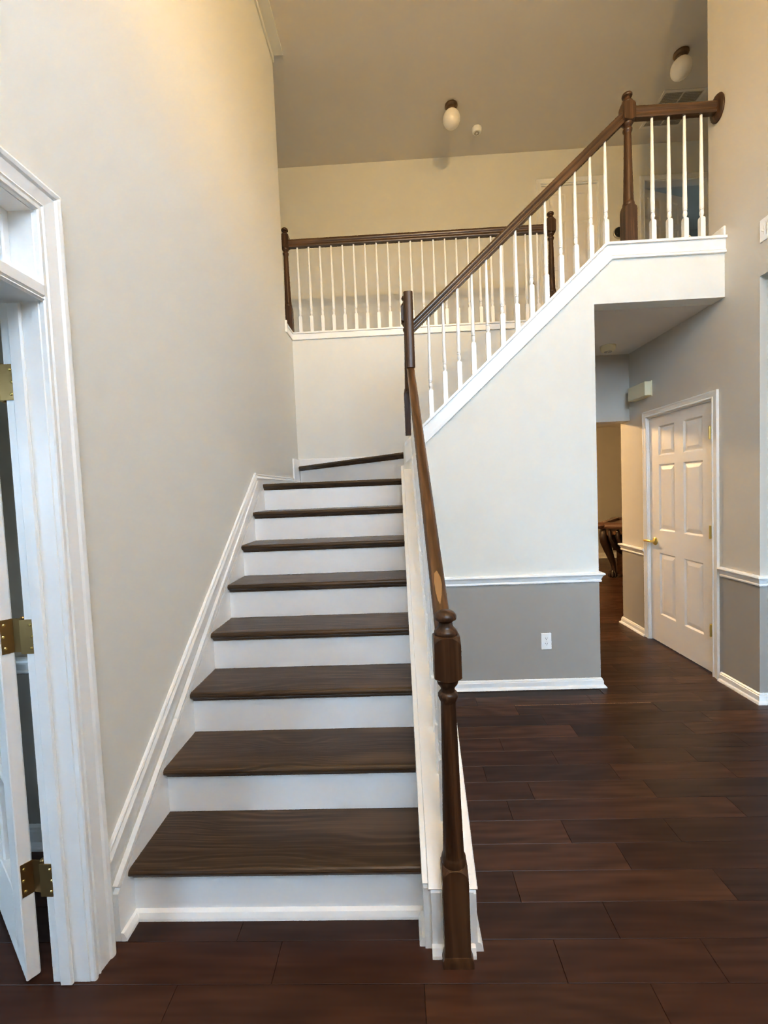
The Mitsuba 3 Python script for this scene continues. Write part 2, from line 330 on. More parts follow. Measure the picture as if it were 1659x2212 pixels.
obj('riser', diag([(.030, 0), (.046, 0), (.046, R-.026), (.030, R-.026)], 8*R), 'riser_white', st)
q9 = [np.array(p)-n9*.013 for p in P9]
obj('tread', cat(prism([tuple(q9[0]), tuple(q9[1]), (0, yB), (1.29, yB), (1.29, 1.81), (1.09, 1.81)], (0, 0, 9*R-.027), X, Y, Z, .027),
    diag([(.0135, 0), (.0135, -.027)]+[(.0135-.0135*math.sin(math.pi*k/7), -.0135-.0135*math.cos(math.pi*k/7)) for k in range(8)], 9*R),
    diag([(.010, -.027), (.032, -.027), (.032, -.045), (.024, -.044), (.016, -.032)], 9*R)), 'oak_tread', st)
D2 = .2085
for k in range(10, 17):
    xn = 1.25+(k-10)*D2
    obj('riser', bbox(xn+.03, xn+.046, yF+.12, yB, (k-1)*R, min(k*R, zU)-.027, .001), 'riser_white', st)
    if k < 16:
        obj('tread', rot(tread_mesh(-(yB), -(yF+.12), 0, k*R, D2+.035), -90, Z).apply_translation((xn, 0, 0)), 'oak_tread', st)
obj('shoe_molding', run([(0, 0), (.020, 0), (.019, .008), (.012, .024), (0, .030)], (XL, .030, 0), (XR-.004, .030, 0), (0, -1, 0)), 'trim_white', st)
# closed wall string on the left: board with a stepped cap moulding, level over the turn
def sk_z(y): return .285+.7607*(y+.118)
SKY0, SKY1 = -.116, 1.608
a, b = (SKY0, sk_z(SKY0)), (SKY1, 1.597)
board = Polygon([(-.045, 0), (-.045, .165), (SKY0+.072, .165+.04), (SKY1+.03, 1.50), (SKY1+.03, 1.30), (.6, .40), (.25, 0)])
board = [(-.055, 0), (-.055, .155), (SKY1+.045, 1.53), (2.98, 1.53), (2.98, 1.40), (1.80, 1.40), (.16, 0)]
slope_dir = np.array([0, b[0]-a[0], b[1]-a[1]]); slope_dir /= np.linalg.norm(slope_dir)
perp = np.array([0, -slope_dir[2], slope_dir[1]])
sk = [prism([(-.055, 0), (-.055, .160), (SKY1+.03, 1.545), (2.985, 1.545), (2.985, 1.3), (1.8, 1.3), (.12, 0)], (0, 0, 0), Y, Z, X, XL)]
obj('skirt_board', cat(sk[0],
    prism([(0, 0), (.018, 0), (.018, -.024), (0, -.024)], (0, SKY0+.062, .160+.026), X, perp, slope_dir, 2.180)), 'trim_white', st)
CAPM = [(0, 0), (.010, 0), (.013, -.004), (.013, -.009), (.009, -.013), (.012, -.018), (.017, -.026), (.017, -.031), (0, -.036)]
LS = math.hypot(b[0]-a[0], b[1]-a[1])
field = prism([(0, 0), (.009, 0), (.009, -.085), (0, -.085)], (0, a[0], a[1]), X, perp, slope_dir, LS)
sloped_cap = prism(CAPM, (0, a[0], a[1]), X, perp, slope_dir, LS)
level_cap = cat(prism(CAPM, (0, b[0]-.01, b[1]-.008), X, Z, Y, 2.985-b[0]), box(0, .009, b[0]-.02, 2.985, 1.50, b[1]-.01))
obj('skirt_moulding', cat(field, sloped_cap, level_cap), 'trim_white', st)
obj('skirt_shoe', moulding([(XL, 0), (XL+.020, 0), (XL+.018, .012), (XL+.008, .026), (XL, .028)], [(0, -.055), (0, .03)][::-1]) if False else
    run([(XL, 0), (XL+.020, 0), (XL+.019, .010), (XL+.010, .026), (XL, .028)], (0, -.055, 0), (0, .03, 0), (1, 0, 0), (0, 0, 1)), 'trim_white', st)
obj('back_skirt', cat(bbox(0, 1.10, yB-.014, yB, 1.66, 1.783, .004), bbox(.0, .016, 2.73, yB, 1.5, 1.775, .003)), 'trim_white', st, label='low white skirting around the turn')
# knee wall that carries the lower balustrade
def kz(y): return .207+.7675*(y-KY)
ytop = yF+.05
kn = [(KY, 0), (ytop, 0), (ytop, kz(ytop)-.012), (KY, kz(KY)-.012)]
obj('knee_wall', prism(kn, (KX0+.008, 0, 0), Y, Z, X, KX1-KX0-.016), 'trim_white', st)
kd = np.array([0, 1, .7675]); kd /= np.linalg.norm(kd); kp = np.array([0, -kd[2], kd[1]])
Lk = (ytop-KY)/kd[1]
obj('knee_cap', prism([(KX0, 0), (KX0, -.014), (KX1+.004, -.014), (KX1+.004, 0), (KX1+.001, .003), (KX0+.003, .003)], (0, KY-.001, kz(KY)), X, kp, kd, Lk), 'trim_white', st)
obj('inner_string', cat(prism([(KY+.030, 0), (ytop, 0), (ytop, kz(ytop)-.020), (KY+.030, kz(KY+.03)-.020)], (XR-.002, 0, 0), Y, Z, X, KX0+.012-XR),
    prism([(XR-.004, 0), (XR-.006, -.006), (XR-.002, -.012), (XR+.003, -.018), (XR+.003, -.03), (KX0+.01, -.03), (KX0+.01, 0)], (0, KY+.014, kz(KY+.014)-.004), X, kp, kd, Lk-.02),
    box(XR-.002, KX0+.01, KY+.014, KY+.034, 0, kz(KY)-.01)), 'trim_white', st)
obj('outer_string', cat(prism([(KY+.004, 0), (yF, 0), (yF, kz(yF)-.02), (KY+.004, kz(KY)-.02)], (KX1-.010, 0, 0), Y, Z, X, .010),
    prism([(KX1, -.11), (KX1+.010, -.112), (KX1+.013, -.122), (KX1+.006, -.135), (KX1, -.137)], (0, .0, kz(.0)), X, kp, kd, Lk-.15)), 'trim_white', st)
SH = [(0, 0), (.020, 0), (.019, .010), (.011, .027), (0, .030)]
obj('knee_shoe', cat(moulding(SH, [(KX0+.006, KY), (KX0+.045, KY)]), moulding(SH, [(KX1-.05, KY), (KX1-.008, KY)]), moulding(SH, [(KX1-.002, KY+.004), (KX1-.002, yF-.03)]),
    moulding(SH, [(XR, .012), (XR, KY+.02), ][::1])), 'trim_white', st)
# string board of the upper flight and its cap, level over the hall, and the balcony ledge
ud = np.array([1, 0, SL]); ud /= np.linalg.norm(ud); upn = np.array([-ud[2], 0, ud[0]])
x0, xk = 1.04, 2.432
Lu = (xk-x0)/ud[0]
def bandp(off0, off1, y0, y1, xr=xRW):
    """band that follows the cap line (x0 -> kink -> right wall) between two offsets below it, from y0 to y1"""
    def pt(o):
        # offset lines meet at the kink
        kx = xk+o*math.tan(math.atan(SL)/2); return [(x0, capz(x0)-o/ud[0]), (kx, zCap-o), (xr, zCap-o)]
    return prism(pt(off0)+pt(off1)[::-1], (0, y0, 0), X, Z, Y, y1-y0)
struct('trim_8', bandp(0, .016, yF-.026, yF+.135, xRW+.006), 'trim_white', 'white sloping ledge that carries the upper balusters')
struct('trim_9', cat(bandp(.016, .100, yF-.011, yF+.001), bandp(.082, .088, yF-.016, yF+.001), bandp(.092, .106, yF-.019, yF+.001)), 'trim_white', 'white skirt band with a bead along the upper flight')
struct('trim_6', cat(bbox(-.02, xE+.15, yB-.022, yB+.14, 3.002, 3.020, .003), bbox(0, xE+.1, yB-.012, yB+.01, 2.945, 3.003, .002), bbox(0, xE+.1, yB-.019, yB, 2.945, 2.957, .003)), 'trim_white', 'white ledge under the balcony railing')
struct('trim_7', cat(bbox(-WT, .020, yE-.02, yB+.14, 3.002, 3.020, .003), bbox(0, .012, yE-.02, yB, 2.945, 3.003, .002), bbox(-WT, .020, yE-.032, yE-.018, 2.94, 3.045, .003)), 'trim_white', 'white ledge turning along the left wall below the balcony')
struct('baseboard_landing', bbox(xRW-.012, xRW+.003, yF-.01, yE2, 3.02, 3.098, .003), 'trim_white', 'white baseboard stub on the right wall at the landing')

# ------------------------------------------------------------------ turned posts and balusters
def domed(half, z0, z1, low=False, rise=.035):
    """square block whose shoulders are turned to a dome at the top (and at the bottom if low)"""
    h = half*1.46
    prof = [(0, z0)]
    if low: prof += [(half*.92, z0), (h, z0+.016)]
    else: prof += [(h, z0)]
    prof += [(h, z1-rise), (half*1.3, z1-rise*.45), (half*1.08, z1-rise*.12), (half*.85, z1), (0, z1)]
    m = to_man(lathe(prof, 48)) ^ to_man(box(-half, half, -half, half, z0, z1))
    return from_man(m)
def newel(H=1.075, shoe=True, base=.30):
    k = H/1.075; s = []
    h = .039
    if shoe:
        s.append(hull([(x*.0465, y*.0465, z) for x in (-1, 1) for y in (-1, 1) for z in (0, .016)]+[(x*.041, y*.041, .028) for x in (-1, 1) for y in (-1, 1)]))
    s.append(domed(h, 0, base, rise=.042))
    b = base
    zb, zt = .868*k, 1.004*k
    prof = [(0, b-.02), (.036, b-.02), (.0372, b+.004), (.0372, b+.014), (.034, b+.022), (.0325, b+.026), (.032, b+.035)]
    n = 10
    zs0, zs1 = b+.035, .795*k
    for i in range(1, n+1):
        t = i/n; prof.append((.032-.0095*t**.85, zs0+(zs1-zs0)*t))
    prof += [(.0225, zs1+.004), (.027, zs1+.012), (.030, zs1+.020), (.030, zs1+.027), (.026, zs1+.033), (.0212, zs1+.036), (.0205, zb-.028), (.0225, zb-.024), (.030, zb-.014), (.033, zb-.004), (.033, zb+.01), (0, zb+.01)]
    s.append(lathe(prof))
    s.append(domed(h, zb, zt, low=True, rise=.03))
    prof = [(0, zt-.01), (.030, zt-.006), (.0345, zt), (.0355, zt+.006), (.0335, zt+.012), (.026, zt+.018), (.0215, zt+.026), (.0205, zt+.036), (.024, zt+.040), (.031, zt+.044),
            (.0335, zt+.050), (.0325, zt+.056), (.028, zt+.064), (.019, zt+.070), (.009, zt+.0725), (0, zt+.073)]
    s.append(lathe(prof))
    return cat(*s)
def baluster(H, base, cutb=0., cutt=0.):
    """square foot, turned vase, long taper. cutb: slope of the foot's underside along x; cutt: the same at the top"""
    h = .0155; z = base
    s = [domed(h, 0, z, rise=.012)]
    if cutb:
        s[0].vertices[:, 2] += np.where(s[0].vertices[:, 2] < .001, s[0].vertices[:, 0]*cutb, 0)
    prof = [(0, z-.01), (.0105, z-.004), (.0092, z+.006), (.0100, z+.010), (.0135, z+.020), (.0140, z+.030), (.0110, z+.044), (.0098, z+.047), (.0135, z+.050), (.0135, z+.056), (.0105, z+.059), (.0140, z+.064), (.0142, z+.075)]
    n = 8
    for i in range(1, n+1):
        t = i/n; prof.append((.0142-.0062*t, z+.075+(H-z-.075)*t))
    prof.append((0, H))
    s.append(lathe(prof, 14))
    return cat(*s)
RP = [(-.020, 0), (.020, 0), (.024, .008), (.0235, .018), (.020, .024), (.0205, .032), (.0265, .040), (.0285, .050), (.0275, .060), (.022, .067), (.012, .071), (0, .072), (-.012, .071), (-.022, .067), (-.0275, .060), (-.0285, .050), (-.0265, .040), (-.0205, .032), (-.020, .024), (-.0235, .018), (-.024, .008)]
def rail(p0, p1, side, up, prof=RP):
    p0, p1 = np.array(p0, float), np.array(p1, float); w = p1-p0; L = np.linalg.norm(w); w /= L
    return prism(prof, p0, np.array(side, float), np.array(up, float), w, L)
# lower flight
NX, NY = 1.106, -.098
low = thing('stair_balustrade', 'balustrade of the lower flight, dark oak rail descending to the near newel post', 'balustrade', 'stair balustrades')
del labels[low]['group']
nm = newel(1.075); obj('newel_post', mv(nm, NX, NY, 0), 'oak_post', low, smooth=35, label='turned dark oak newel post standing on the foyer floor')
P0, P1 = np.array([1.104, -.06, 1.010]), np.array([1.098, 1.660, 2.285])
rd = (P1-P0)/np.linalg.norm(P1-P0); rs = np.array([1., 0, 0]); ru = np.cross(rs, rd); ru /= np.linalg.norm(ru)
RT = [(u*.92, v-.072) for u, v in RP]
obj('handrail', rail(P0, P1, rs, ru, RT), 'oak_rail', low, smooth=40)
# worn patch where the stain has gone from the top of the rail
mid = P0+(P1-P0)*.075; pat = [(-.008, -.055), (-.002, -.07), (.007, -.03), (.012, .015), (.010, .05), (.0, .078), (-.010, .065), (-.013, .02), (-.012, -.02)]
obj('bare_patch', prism(pat, mid+ru*.0, rs, rd, ru, .0008), 'bare_wood', low, label='oval patch of bare pale wood on the rail')
VX = 1.099
obj('rail_easing', rail((VX, 1.657, 2.262), (VX, 1.657, 2.765), (1, 0, 0), (0, -1, 0), [(u*1.1, v-.036) for u, v in RP]), 'oak_post', low, smooth=40, label='upright length of rail fixed to the corner newel')
railz = lambda y: P0[2]+(P1[2]-P0[2])*(y-P0[1])/(P1[1]-P0[1])-.072/rd[1]
NB = 14
for i in range(NB):
    y = .055+i*.1165
    zb = kz(y)+.003; H = railz(y)-zb+.006
    m = baluster(H, .17+.035*((i+1) % 2), 0)
    m.vertices[:, 2] += np.where(m.vertices[:, 2] < .001, m.vertices[:, 1]*.7675, 0)
    obj('baluster', mv(m, 1.096, y, zb), 'trim_white', low, smooth=35)
# upper flight and landing
upb = thing('stair_balustrade', 'balustrade of the upper flight and landing, dark oak rail ending in a round wall rosette', 'balustrade')
BY = yF+.055
ntop = newel(1.0, shoe=False, base=.27)
obj('newel_post', mv(newel(.955, shoe=False, base=.30), 1.088, BY, 1.823), 'oak_post', upb, smooth=35, label='dark oak newel at the turn of the stairs')
obj('newel_post', mv(ntop, 2.618, BY, 3.027), 'oak_post', upb, smooth=35, label='turned dark oak newel on the landing edge')
q0, q1 = np.array([1.085, BY, 2.5763]), np.array([2.585, BY, 3.914])
qd = (q1-q0)/np.linalg.norm(q1-q0); qs = np.array([0, 1., 0]); qu = np.cross(qd, qs); qu = qu if qu[2] > 0 else -qu
obj('handrail', rail(q0, q1, qs, qu, [(u, v*.88-.0634) for u, v in RP]), 'oak_slope', upb, smooth=40)
obj('landing_rail', rail((2.655, BY, 3.858), (xRW-.004, BY, 3.858), (0, 1, 0), (0, 0, 1), [(u, v*1.08) for u, v in RP]), 'oak_level', upb, smooth=40)
ros = lathe([(0, 0), (.088, 0), (.090, .006), (.084, .014), (.070, .020), (.055, .023), (0, .023)], 40)
ros.apply_scale((1.0, .72, 1)); ros = rot(ros, -90, Y)
obj('rosette', mv(ros, xRW, BY, 3.895), 'oak_post', upb, smooth=35, label='oval dark oak rosette on the right wall')
bx = [1.238+i*.1023 for i in range(13)]
qz = lambda x: q0[2]+(q1[2]-q0[2])*(x-q0[0])/(q1[0]-q0[0])-.0634/qd[0]
for i, x in enumerate(bx):
    zb = capz(x) if x < xk else zCap; zb = min(zb, zCap); H = qz(x)-zb+.008
    base = (.165 if i % 2 == 0 else .195)+.02
    obj('baluster', mv(baluster(H, base, SL if x < xk-.02 else 0), x, BY, zb), 'trim_white', upb, smooth=35)
bm = mikit.ply(baluster(3.862-zCap, .165), 'trim_white', smooth=35)
for x in (2.779, 2.889, 2.993, 3.103):
    obj('baluster', bm, None, upb, to=T().translate([x, BY, zCap]))
# balcony
bal = thing('stair_balustrade', 'balcony balustrade upstairs behind the turn, level dark oak rail between two newels', 'balustrade')
BYY = yB+.04
nb = mikit.ply(newel(1.02, shoe=False, base=.27), 'oak_post', smooth=35)
for x in (-.030, 2.545): obj('newel_post', nb, None, bal, to=T().translate([x, BYY, 3.019]))
obj('handrail', rail((.008, BYY, 3.850), (2.508, BYY, 3.850), (0, 1, 0), (0, 0, 1), [(u, v*1.08) for u, v in RP]), 'oak_level', bal, smooth=40)
bm2 = mikit.ply(baluster(3.855-3.019, .17), 'trim_white', smooth=35)
for i in range(22):
    obj('baluster', bm2, None, bal, to=T().translate([.086+i*.1108, BYY, 3.019]))

# ------------------------------------------------------------------ doors
def sixpanel(w, h, th=.035):
    """six panel slab: x along the width from the hinge, front face at y=0 (normal -y), z up. returns body, list of panels"""
    st_, mid = w*.145, w*.12
    pw = (w-2*st_-mid)/2
    rows = [(h*.128, h*.405), (h*.503, h*.792), (h*.825, h*.955)]
    cells = [(st_+c*(pw+mid), st_+c*(pw+mid)+pw, a, b) for (a, b) in rows for c in (0, 1)]
    return cells
def panel_mesh(x0, x1, z0, z1, d=.010):
    """raised field in a recess: bevelled rim down, flat, rise to the field; front normal -y, face plane y=0"""
    rings = [(0, 0.), (.012, d), (.018, d), (.045, d*.25), (.047, d*.22)]
    V, Fc = [], []
    for o, dep in rings:
        V += [(x0+o, dep, z0+o), (x1-o, dep, z0+o), (x1-o, dep, z1-o), (x0+o, dep, z1-o)]
    for i in range(len(rings)-1):
        for k in range(4):
            a, b = 4*i+k, 4*i+(k+1) % 4; Fc += [[a, b, b+4], [a, b+4, a+4]]
    k = 4*(len(rings)-1); Fc += [[k, k+1, k+2], [k, k+2, k+3]]
    return trimesh.Trimesh(V, Fc, process=False)
def door_leaf(key, w, h, M, mat, th=.035, cells=None):
    cells = cells or sixpanel(w, h)
    g = Polygon(rect(0, w, 0, h))
    for c in cells: g = g.difference(Polygon(rect(c[0], c[1], c[2], c[3])))
    body = trimesh.creation.extrude_polygon(g, th-.012, engine='earcut')
    A = np.eye(4); A[:3, 0], A[:3, 1], A[:3, 2] = X, Z, -Y; A[:3, 3] = (0, th-.012, 0)
    body.apply_transform(A)
    body = cat(body, box(0, w, th-.0125, th, 0, h))
    body.apply_transform(M); obj('slab', body, mat, key)
    for c in cells:
        p = panel_mesh(*c); p.apply_transform(M); obj('panel', p, mat, key)
CAS = [(0, 0), (0, .012), (.006, .017), (.012, .017), (.018, .012), (.040, .015), (.048, .018), (.057, .018), (.058, 0)]   # (across from inner edge, proud)
def casing(key, inner, o, u, out, mat='trim_white', prof=CAS, z0=0):
    """casing round an opening inner=(u0, u1, ztop) on the wall plane through o; u along the wall, out away from it"""
    u0, u1, zt = inner; u = np.array(u, float); out = np.array(out, float); o = np.array(o, float)
    W = prof[-1][0]; rings = []
    path = [((u0, z0), (-1, 0)), ((u0, zt), (-1, 1)), ((u1, zt), (1, 1)), ((u1, z0), (1, 0))]
    k = len(prof); V, Fc = [], []
    for (a, z), (da, dz) in path:
        V += [o+u*(a+da*s)+Z*(z+dz*s)+out*t for s, t in prof]
    for i in range(3):
        for j in range(k-1):
            a, b = i*k+j, i*k+j+1; Fc += [[a, b, b+k], [a, b+k, a+k]]
    m = trimesh.Trimesh(V, Fc, process=False)
    # outward orientation: faces look along out
    if (m.face_normals@out).sum() < 0: m.invert()
    return obj('casing', m, mat, key)
def frame(o, u, v, w):
    M = np.eye(4); M[:3, 0], M[:3, 1], M[:3, 2], M[:3, 3] = u, v, w, o; return M
# closet door in the right wall (hinge on the near side, faces -x)
d2 = thing('door_2', 'white six panel closet door with brass lever in the right wall', kind='structure')
w2 = 2.612-1.812
# local x from the hinge (near, y small) to the latch, local y into the wall (+x)
M2 = frame((xRW+.012, 1.812, .012), Y, X, Z)
c2 = [(y0-1.812, y1-1.812, z0-.012, z1-.012) for (z0, z1) in ((.262, .803), (1.000, 1.566), (1.640, 1.892)) for (y0, y1) in ((1.930, 2.150), (2.262, 2.478))]
def flipM(m): return m
door_leaf(d2, w2, 1.962, M2, 'door_white', cells=c2)
obj('jamb', cat(box(xRW, xRW+WT, 1.795, 1.809, 0, 1.99), box(xRW, xRW+WT, 2.616, 2.63, 0, 1.99), box(xRW, xRW+WT, 1.795, 2.63, 1.978, 1.994)), 'trim_white', d2)
casing(d2, (1.805, 2.618, 1.984), (xRW, 0, 0), Y, -X)
def hinge_small(key, y, z, h=.085):
    hx0, hy0 = xRW-.013, y+.007
    s = [mv(lathe([(0, 0), (.0068, 0), (.0068, h), (0, h)], 14), hx0, hy0, z-h/2)]
    for q in (-h/2-.005, h/2, -h/6, h/6): s.append(mv(lathe([(0, 0), (.005, 0), (.0082, .002), (.005, .005), (0, .005)], 12), hx0, hy0, z+q))
    s.append(box(hx0, xRW+.0125, hy0-.002, hy0+.002, z-h/2, z+h/2))
    s.append(box(xRW+.0095, xRW+.0125, hy0, hy0+.024, z-h/2, z+h/2))
    obj('hinge', cat(*s), 'brass', key)
for z in (1.755, 1.046, .33): hinge_small(d2, 1.8125, z)
# lever: rose, neck, bar
hx, hy, hz = xRW+.012, 2.538, .897
rose = mv(rot(lathe([(0, 0), (.036, 0), (.036, .006), (.030, .012), (.015, .016), (0, .016)], 8), -90, Y), hx, hy, hz)
neck = mv(rot(lathe([(0, 0), (.010, 0), (.010, .045), (0, .045)], 18), -90, Y), hx, hy, hz)
lev = tube([(hx-.043, hy-.008, hz), (hx-.046, hy+.02, hz+.001), (hx-.046, hy+.06, hz+.001), (hx-.043, hy+.10, hz-.003), (hx-.038, hy+.112, hz-.005)], [.0105, .0115, .0105, .0095, .007], 12)
obj('lever_handle', cat(rose, neck, lev), 'brass', d2, smooth=40)
# upstairs doors in the far wall
d3 = thing('door_3', 'white six panel door upstairs behind the balusters', kind='structure')
door_leaf(d3, .655, 1.985, frame((2.83, yFar+.02, zU+.0), X, Y, Z), 'door_white')
obj('jamb', cat(box(2.815, 2.829, yFar, yFar+.1, zU, 5.0), box(3.486, 3.50, yFar, yFar+.1, zU, 5.0), box(2.815, 3.50, yFar, yFar+.1, 4.988, 5.0)), 'trim_white', d3)
casing(d3, (2.820, 3.495, 4.998), (0, yFar, 0), X, -Y, z0=zU)
kb = rot(lathe([(0, 0), (.028, 0), (.028, .005), (.012, .010), (.011, .025), (.024, .036), (.026, .046), (.018, .056), (0, .058)], 20), 90, X)
obj('knob', mv(kb, 2.880, yFar+.02, 3.87), 'brass', d3, smooth=40)
d4 = thing('door_4', 'white door upstairs standing half open, nearest the right wall', kind='structure')
ang = 20
M4 = frame((4.045, yFar+.10, zU), np.array([math.cos(math.radians(ang)), math.sin(math.radians(ang)), 0]), np.array([-math.sin(math.radians(ang)), math.cos(math.radians(ang)), 0]), Z)
door_leaf(d4, .72, 1.955, M4, 'door_white')
obj('jamb', cat(box(4.03, 4.042, yFar, yFar+.12, zU, 4.965), box(4.768, 4.78, yFar, yFar+.12, zU, 4.965), box(4.03, 4.78, yFar, yFar+.12, 4.955, 4.967)), 'trim_white', d4)
casing(d4, (4.036, 4.774, 4.962), (0, yFar, 0), X, -Y, z0=zU)

# doorway in the left wall: jamb, casing, transom, french door standing open
d1 = thing('door_1', 'white french door standing open into the side room at the left edge', kind='structure')
jf = yJ
obj('jamb', cat(bbox(-WT, .0, jf, jf+.014, 0, 2.262, .002), bbox(-.086, -.047, jf-.011, jf+.001, 0, 2.0, .004), box(-WT, 0, -.97, -.958, 0, 2.262), box(-WT, 0, -.97, jf, 2.250, 2.264)), 'trim_white', d1, label='white door jamb with its stop')
CASL = [(0, 0), (0, .012), (.003, .016), (.010, .016), (.013, .011), (.019, .011), (.022, .016), (.027, .013), (.060, .018), (.066, .024), (.076, .027), (.083, .024), (.084, 0)]
casing(d1, (-.965, jf+.003, 2.252), (0, 0, 0), Y, X, prof=CASL)
bar = [(-WT, 2.003), (.010, 2.003), (.016, 2.009), (.012, 2.014), (.018, 2.019), (.018, 2.046), (.010, 2.052), (-WT, 2.052)]
obj('transom_bar', prism(bar, (0, -.965, 0), X, Z, Y, .965+jf+.004), 'trim_white', d1)
obj('transom_sash', cat(*[bbox(-.098, -.066, jf-.024, jf+.001, 2.05, 2.252, .004), bbox(-.098, -.066, -.965, jf, 2.052, 2.078, .004), bbox(-.098, -.066, -.965, jf, 2.226, 2.252, .004)]), 'trim_white', d1)
obj('transom_pane', trimesh.Trimesh([(-.082, -.965, 2.075), (-.082, jf-.02, 2.075), (-.082, jf-.02, 2.23), (-.082, -.965, 2.23)], [[0, 1, 2], [0, 2, 3]], process=False), 'pane_glass', d1)
du = np.array([-.79, .613, 0]); du /= np.linalg.norm(du); dn = np.array([.613, .79, 0]); dn = dn-du*(dn@du); dn /= np.linalg.norm(dn)
DP = np.array([-.186, -.186, .012]); DW, DH, DT = .70, 1.965, .035
MD = frame(DP, du, dn, Z)
def dbox(x0, x1, z0, z1, y0=0, y1=DT, c=.003):
    m = bbox(x0, x1, y0, y1, z0, z1, c); m.apply_transform(MD); return m
obj('leaf_stile', dbox(0, .105, 0, DH), 'door_white', d1); obj('leaf_stile', dbox(DW-.105, DW, 0, DH), 'door_white', d1)
for z0, z1 in ((0, .235), (DH-.115, DH)): obj('leaf_rail', dbox(.105, DW-.105, z0, z1), 'door_white', d1)
gx, gz = np.linspace(.105, DW-.105, 4), np.linspace(.235, DH-.115, 6)
for x in gx[1:-1]: obj('glazing_bar', dbox(x-.009, x+.009, .235, DH-.115, .006, .029, .005), 'door_white', d1)
for z in gz[1:-1]: obj('glazing_bar', dbox(.105, DW-.105, z-.009, z+.009, .006, .029, .005), 'door_white', d1)
for i in range(3):
    for j in range(5):
        m = trimesh.Trimesh([(gx[i], .0175, gz[j]), (gx[i+1], .0175, gz[j]), (gx[i+1], .0175, gz[j+1]), (gx[i], .0175, gz[j+1])], [[0, 1, 2], [0, 2, 3]], process=False)
        m.apply_transform(MD); obj('pane', m, 'pane_glass', d1)
PIN = np.array([-.128, -.163])
def hinge_big(z, h=.10):
    s = [mv(lathe([(0, 0), (.0062, 0), (.0062, h), (0, h)], 14), PIN[0], PIN[1], z-h/2)]
    for q in (-h/2-.005, h/2): s.append(mv(lathe([(0, 0), (.004, 0), (.0075, .002), (.005, .006), (0, .006)], 12), PIN[0], PIN[1], z+q))
    # leaf on the jamb, facing the camera
    s.append(box(PIN[0], -.088, jf-.0024, jf+.0005, z-h/2, z+h/2))
    s.append(hull([(PIN[0], PIN[1]-.003, z+e*h/2) for e in (-1, 1)]+[(PIN[0]+.012, jf-.002, z+e*h/2) for e in (-1, 1)]+[(PIN[0]+.012, jf+.0, z+e*h/2) for e in (-1, 1)]+[(PIN[0], PIN[1]+.002, z+e*h/2) for e in (-1, 1)]))
    # leaf on the door's edge
    e0 = DP[:2]+dn[:2]*.006; e1 = DP[:2]+dn[:2]*DT
    off = -du[:2]*.0022
    s.append(hull([(*(p+o), z+q*h/2) for p in (e0, e1) for o in (off, off*0) for q in (-1, 1)]))
    s.append(hull([(*(p), z+q*h/2) for p in (e1+off, e1, PIN+np.array([.002, -.002]), PIN+np.array([-.002, .002])) for q in (-1, 1)]))
    key = obj('hinge', cat(*s), 'brass_old', d1, label='brass hinge')
    sc = []
    for q in (-.034, 0, .034):
        sc.append(mv(rot(lathe([(0, 0), (.0042, 0), (.0042, .001), (.002, .0022), (0, .0022)], 10), 90, X), -.096 if q else -.092, jf-.0022, z+q))
        c = e0+(e1-e0)*(.28 if q else .18)+off; t = lathe([(0, 0), (.0042, 0), (.0042, .001), (.002, .0022), (0, .0022)], 10)
        t = rot(t, 90, Y); t = rot(t, math.degrees(math.atan2(-du[1], -du[0])), Z); sc.append(mv(t, c[0], c[1], z+q))
    obj('screw', cat(*sc), 'brass', key)
for z in (1.785, 1.058, .322): hinge_big(z)

# ------------------------------------------------------------------ small fixtures
def globe(x, y, label):
    k = thing('ceiling_light', label, 'ceiling light', 'globe ceiling lights upstairs')
    obj('mount', mv(lathe([(0, 0), (.050, 0), (.064, -.006), (.066, -.020), (.058, -.030), (.052, -.036), (.054, -.060), (.049, -.066), (0, -.066)][::-1], 32), x, y, zC), 'bronze', k, smooth=35)
    prof = [(0, -.235)]+[(.088*math.sin(t), -.145-.092*math.cos(t)) for t in np.linspace(.12, math.pi-.55, 20)]+[(.046, -.062), (0, -.06)]
    obj('globe', mv(lathe(prof, 36), x, y, zC), 'opal_glass', k, smooth=60)
    del labels[k]['group']; return k
globe(1.684, 3.375, 'white glass globe ceiling light above the balcony')
globe(3.764, 2.985, 'white glass globe ceiling light at the upper right above the landing')
def smoke(x, y, z, label, mat, r=.058):
    k = thing('smoke_detector', label, 'smoke detector')
    obj('body', mv(lathe([(0, -.050), (r*.35, -.050), (r*.78, -.048), (r*.92, -.040), (r, -.022), (r, -.012), (r*1.04, -.010), (r*1.04, 0), (0, 0)], 36), x, y, z), mat, k, smooth=30)
    rings = [mv(trimesh.creation.annulus(r*.42, r*.52, .004, sections=30), x, y, z-.0515)]
    for a in range(6):
        b = box(r*.2, r*.40, -.004, .004, -.002, .002); rings.append(mv(rot(b, a*60, Z), x, y, z-.050))
    obj('grille', cat(*rings), 'vent_dark', k)
smoke(2.005, 3.705, zC, 'round white smoke detector on the ceiling beside the globe light', 'white_plastic', .052)
smoke(2.890, 2.640, zS, 'round ivory smoke detector on the low hall ceiling', 'ivory_plastic', .062)
cv = thing('ceiling_vent', 'white return air grille on the upstairs ceiling at the right', 'vent')
obj('frame', cat(*[bbox(a, b, c, d, zC-.008, zC, .002) for a, b, c, d in ((3.85, 4.29, 3.38, 3.41), (3.85, 4.29, 3.83, 3.86), (3.85, 3.88, 3.38, 3.86), (4.26, 4.29, 3.38, 3.86), (4.06, 4.075, 3.40, 3.84))]), 'vent_metal', cv)
for i in range(22):
    s = rot(box(3.88, 4.26, -.008, .008, -.0006, .0006), 35, X); obj('slat', mv(s, 0, 3.42+i*.0195, zC-.006), 'vent_metal', cv)
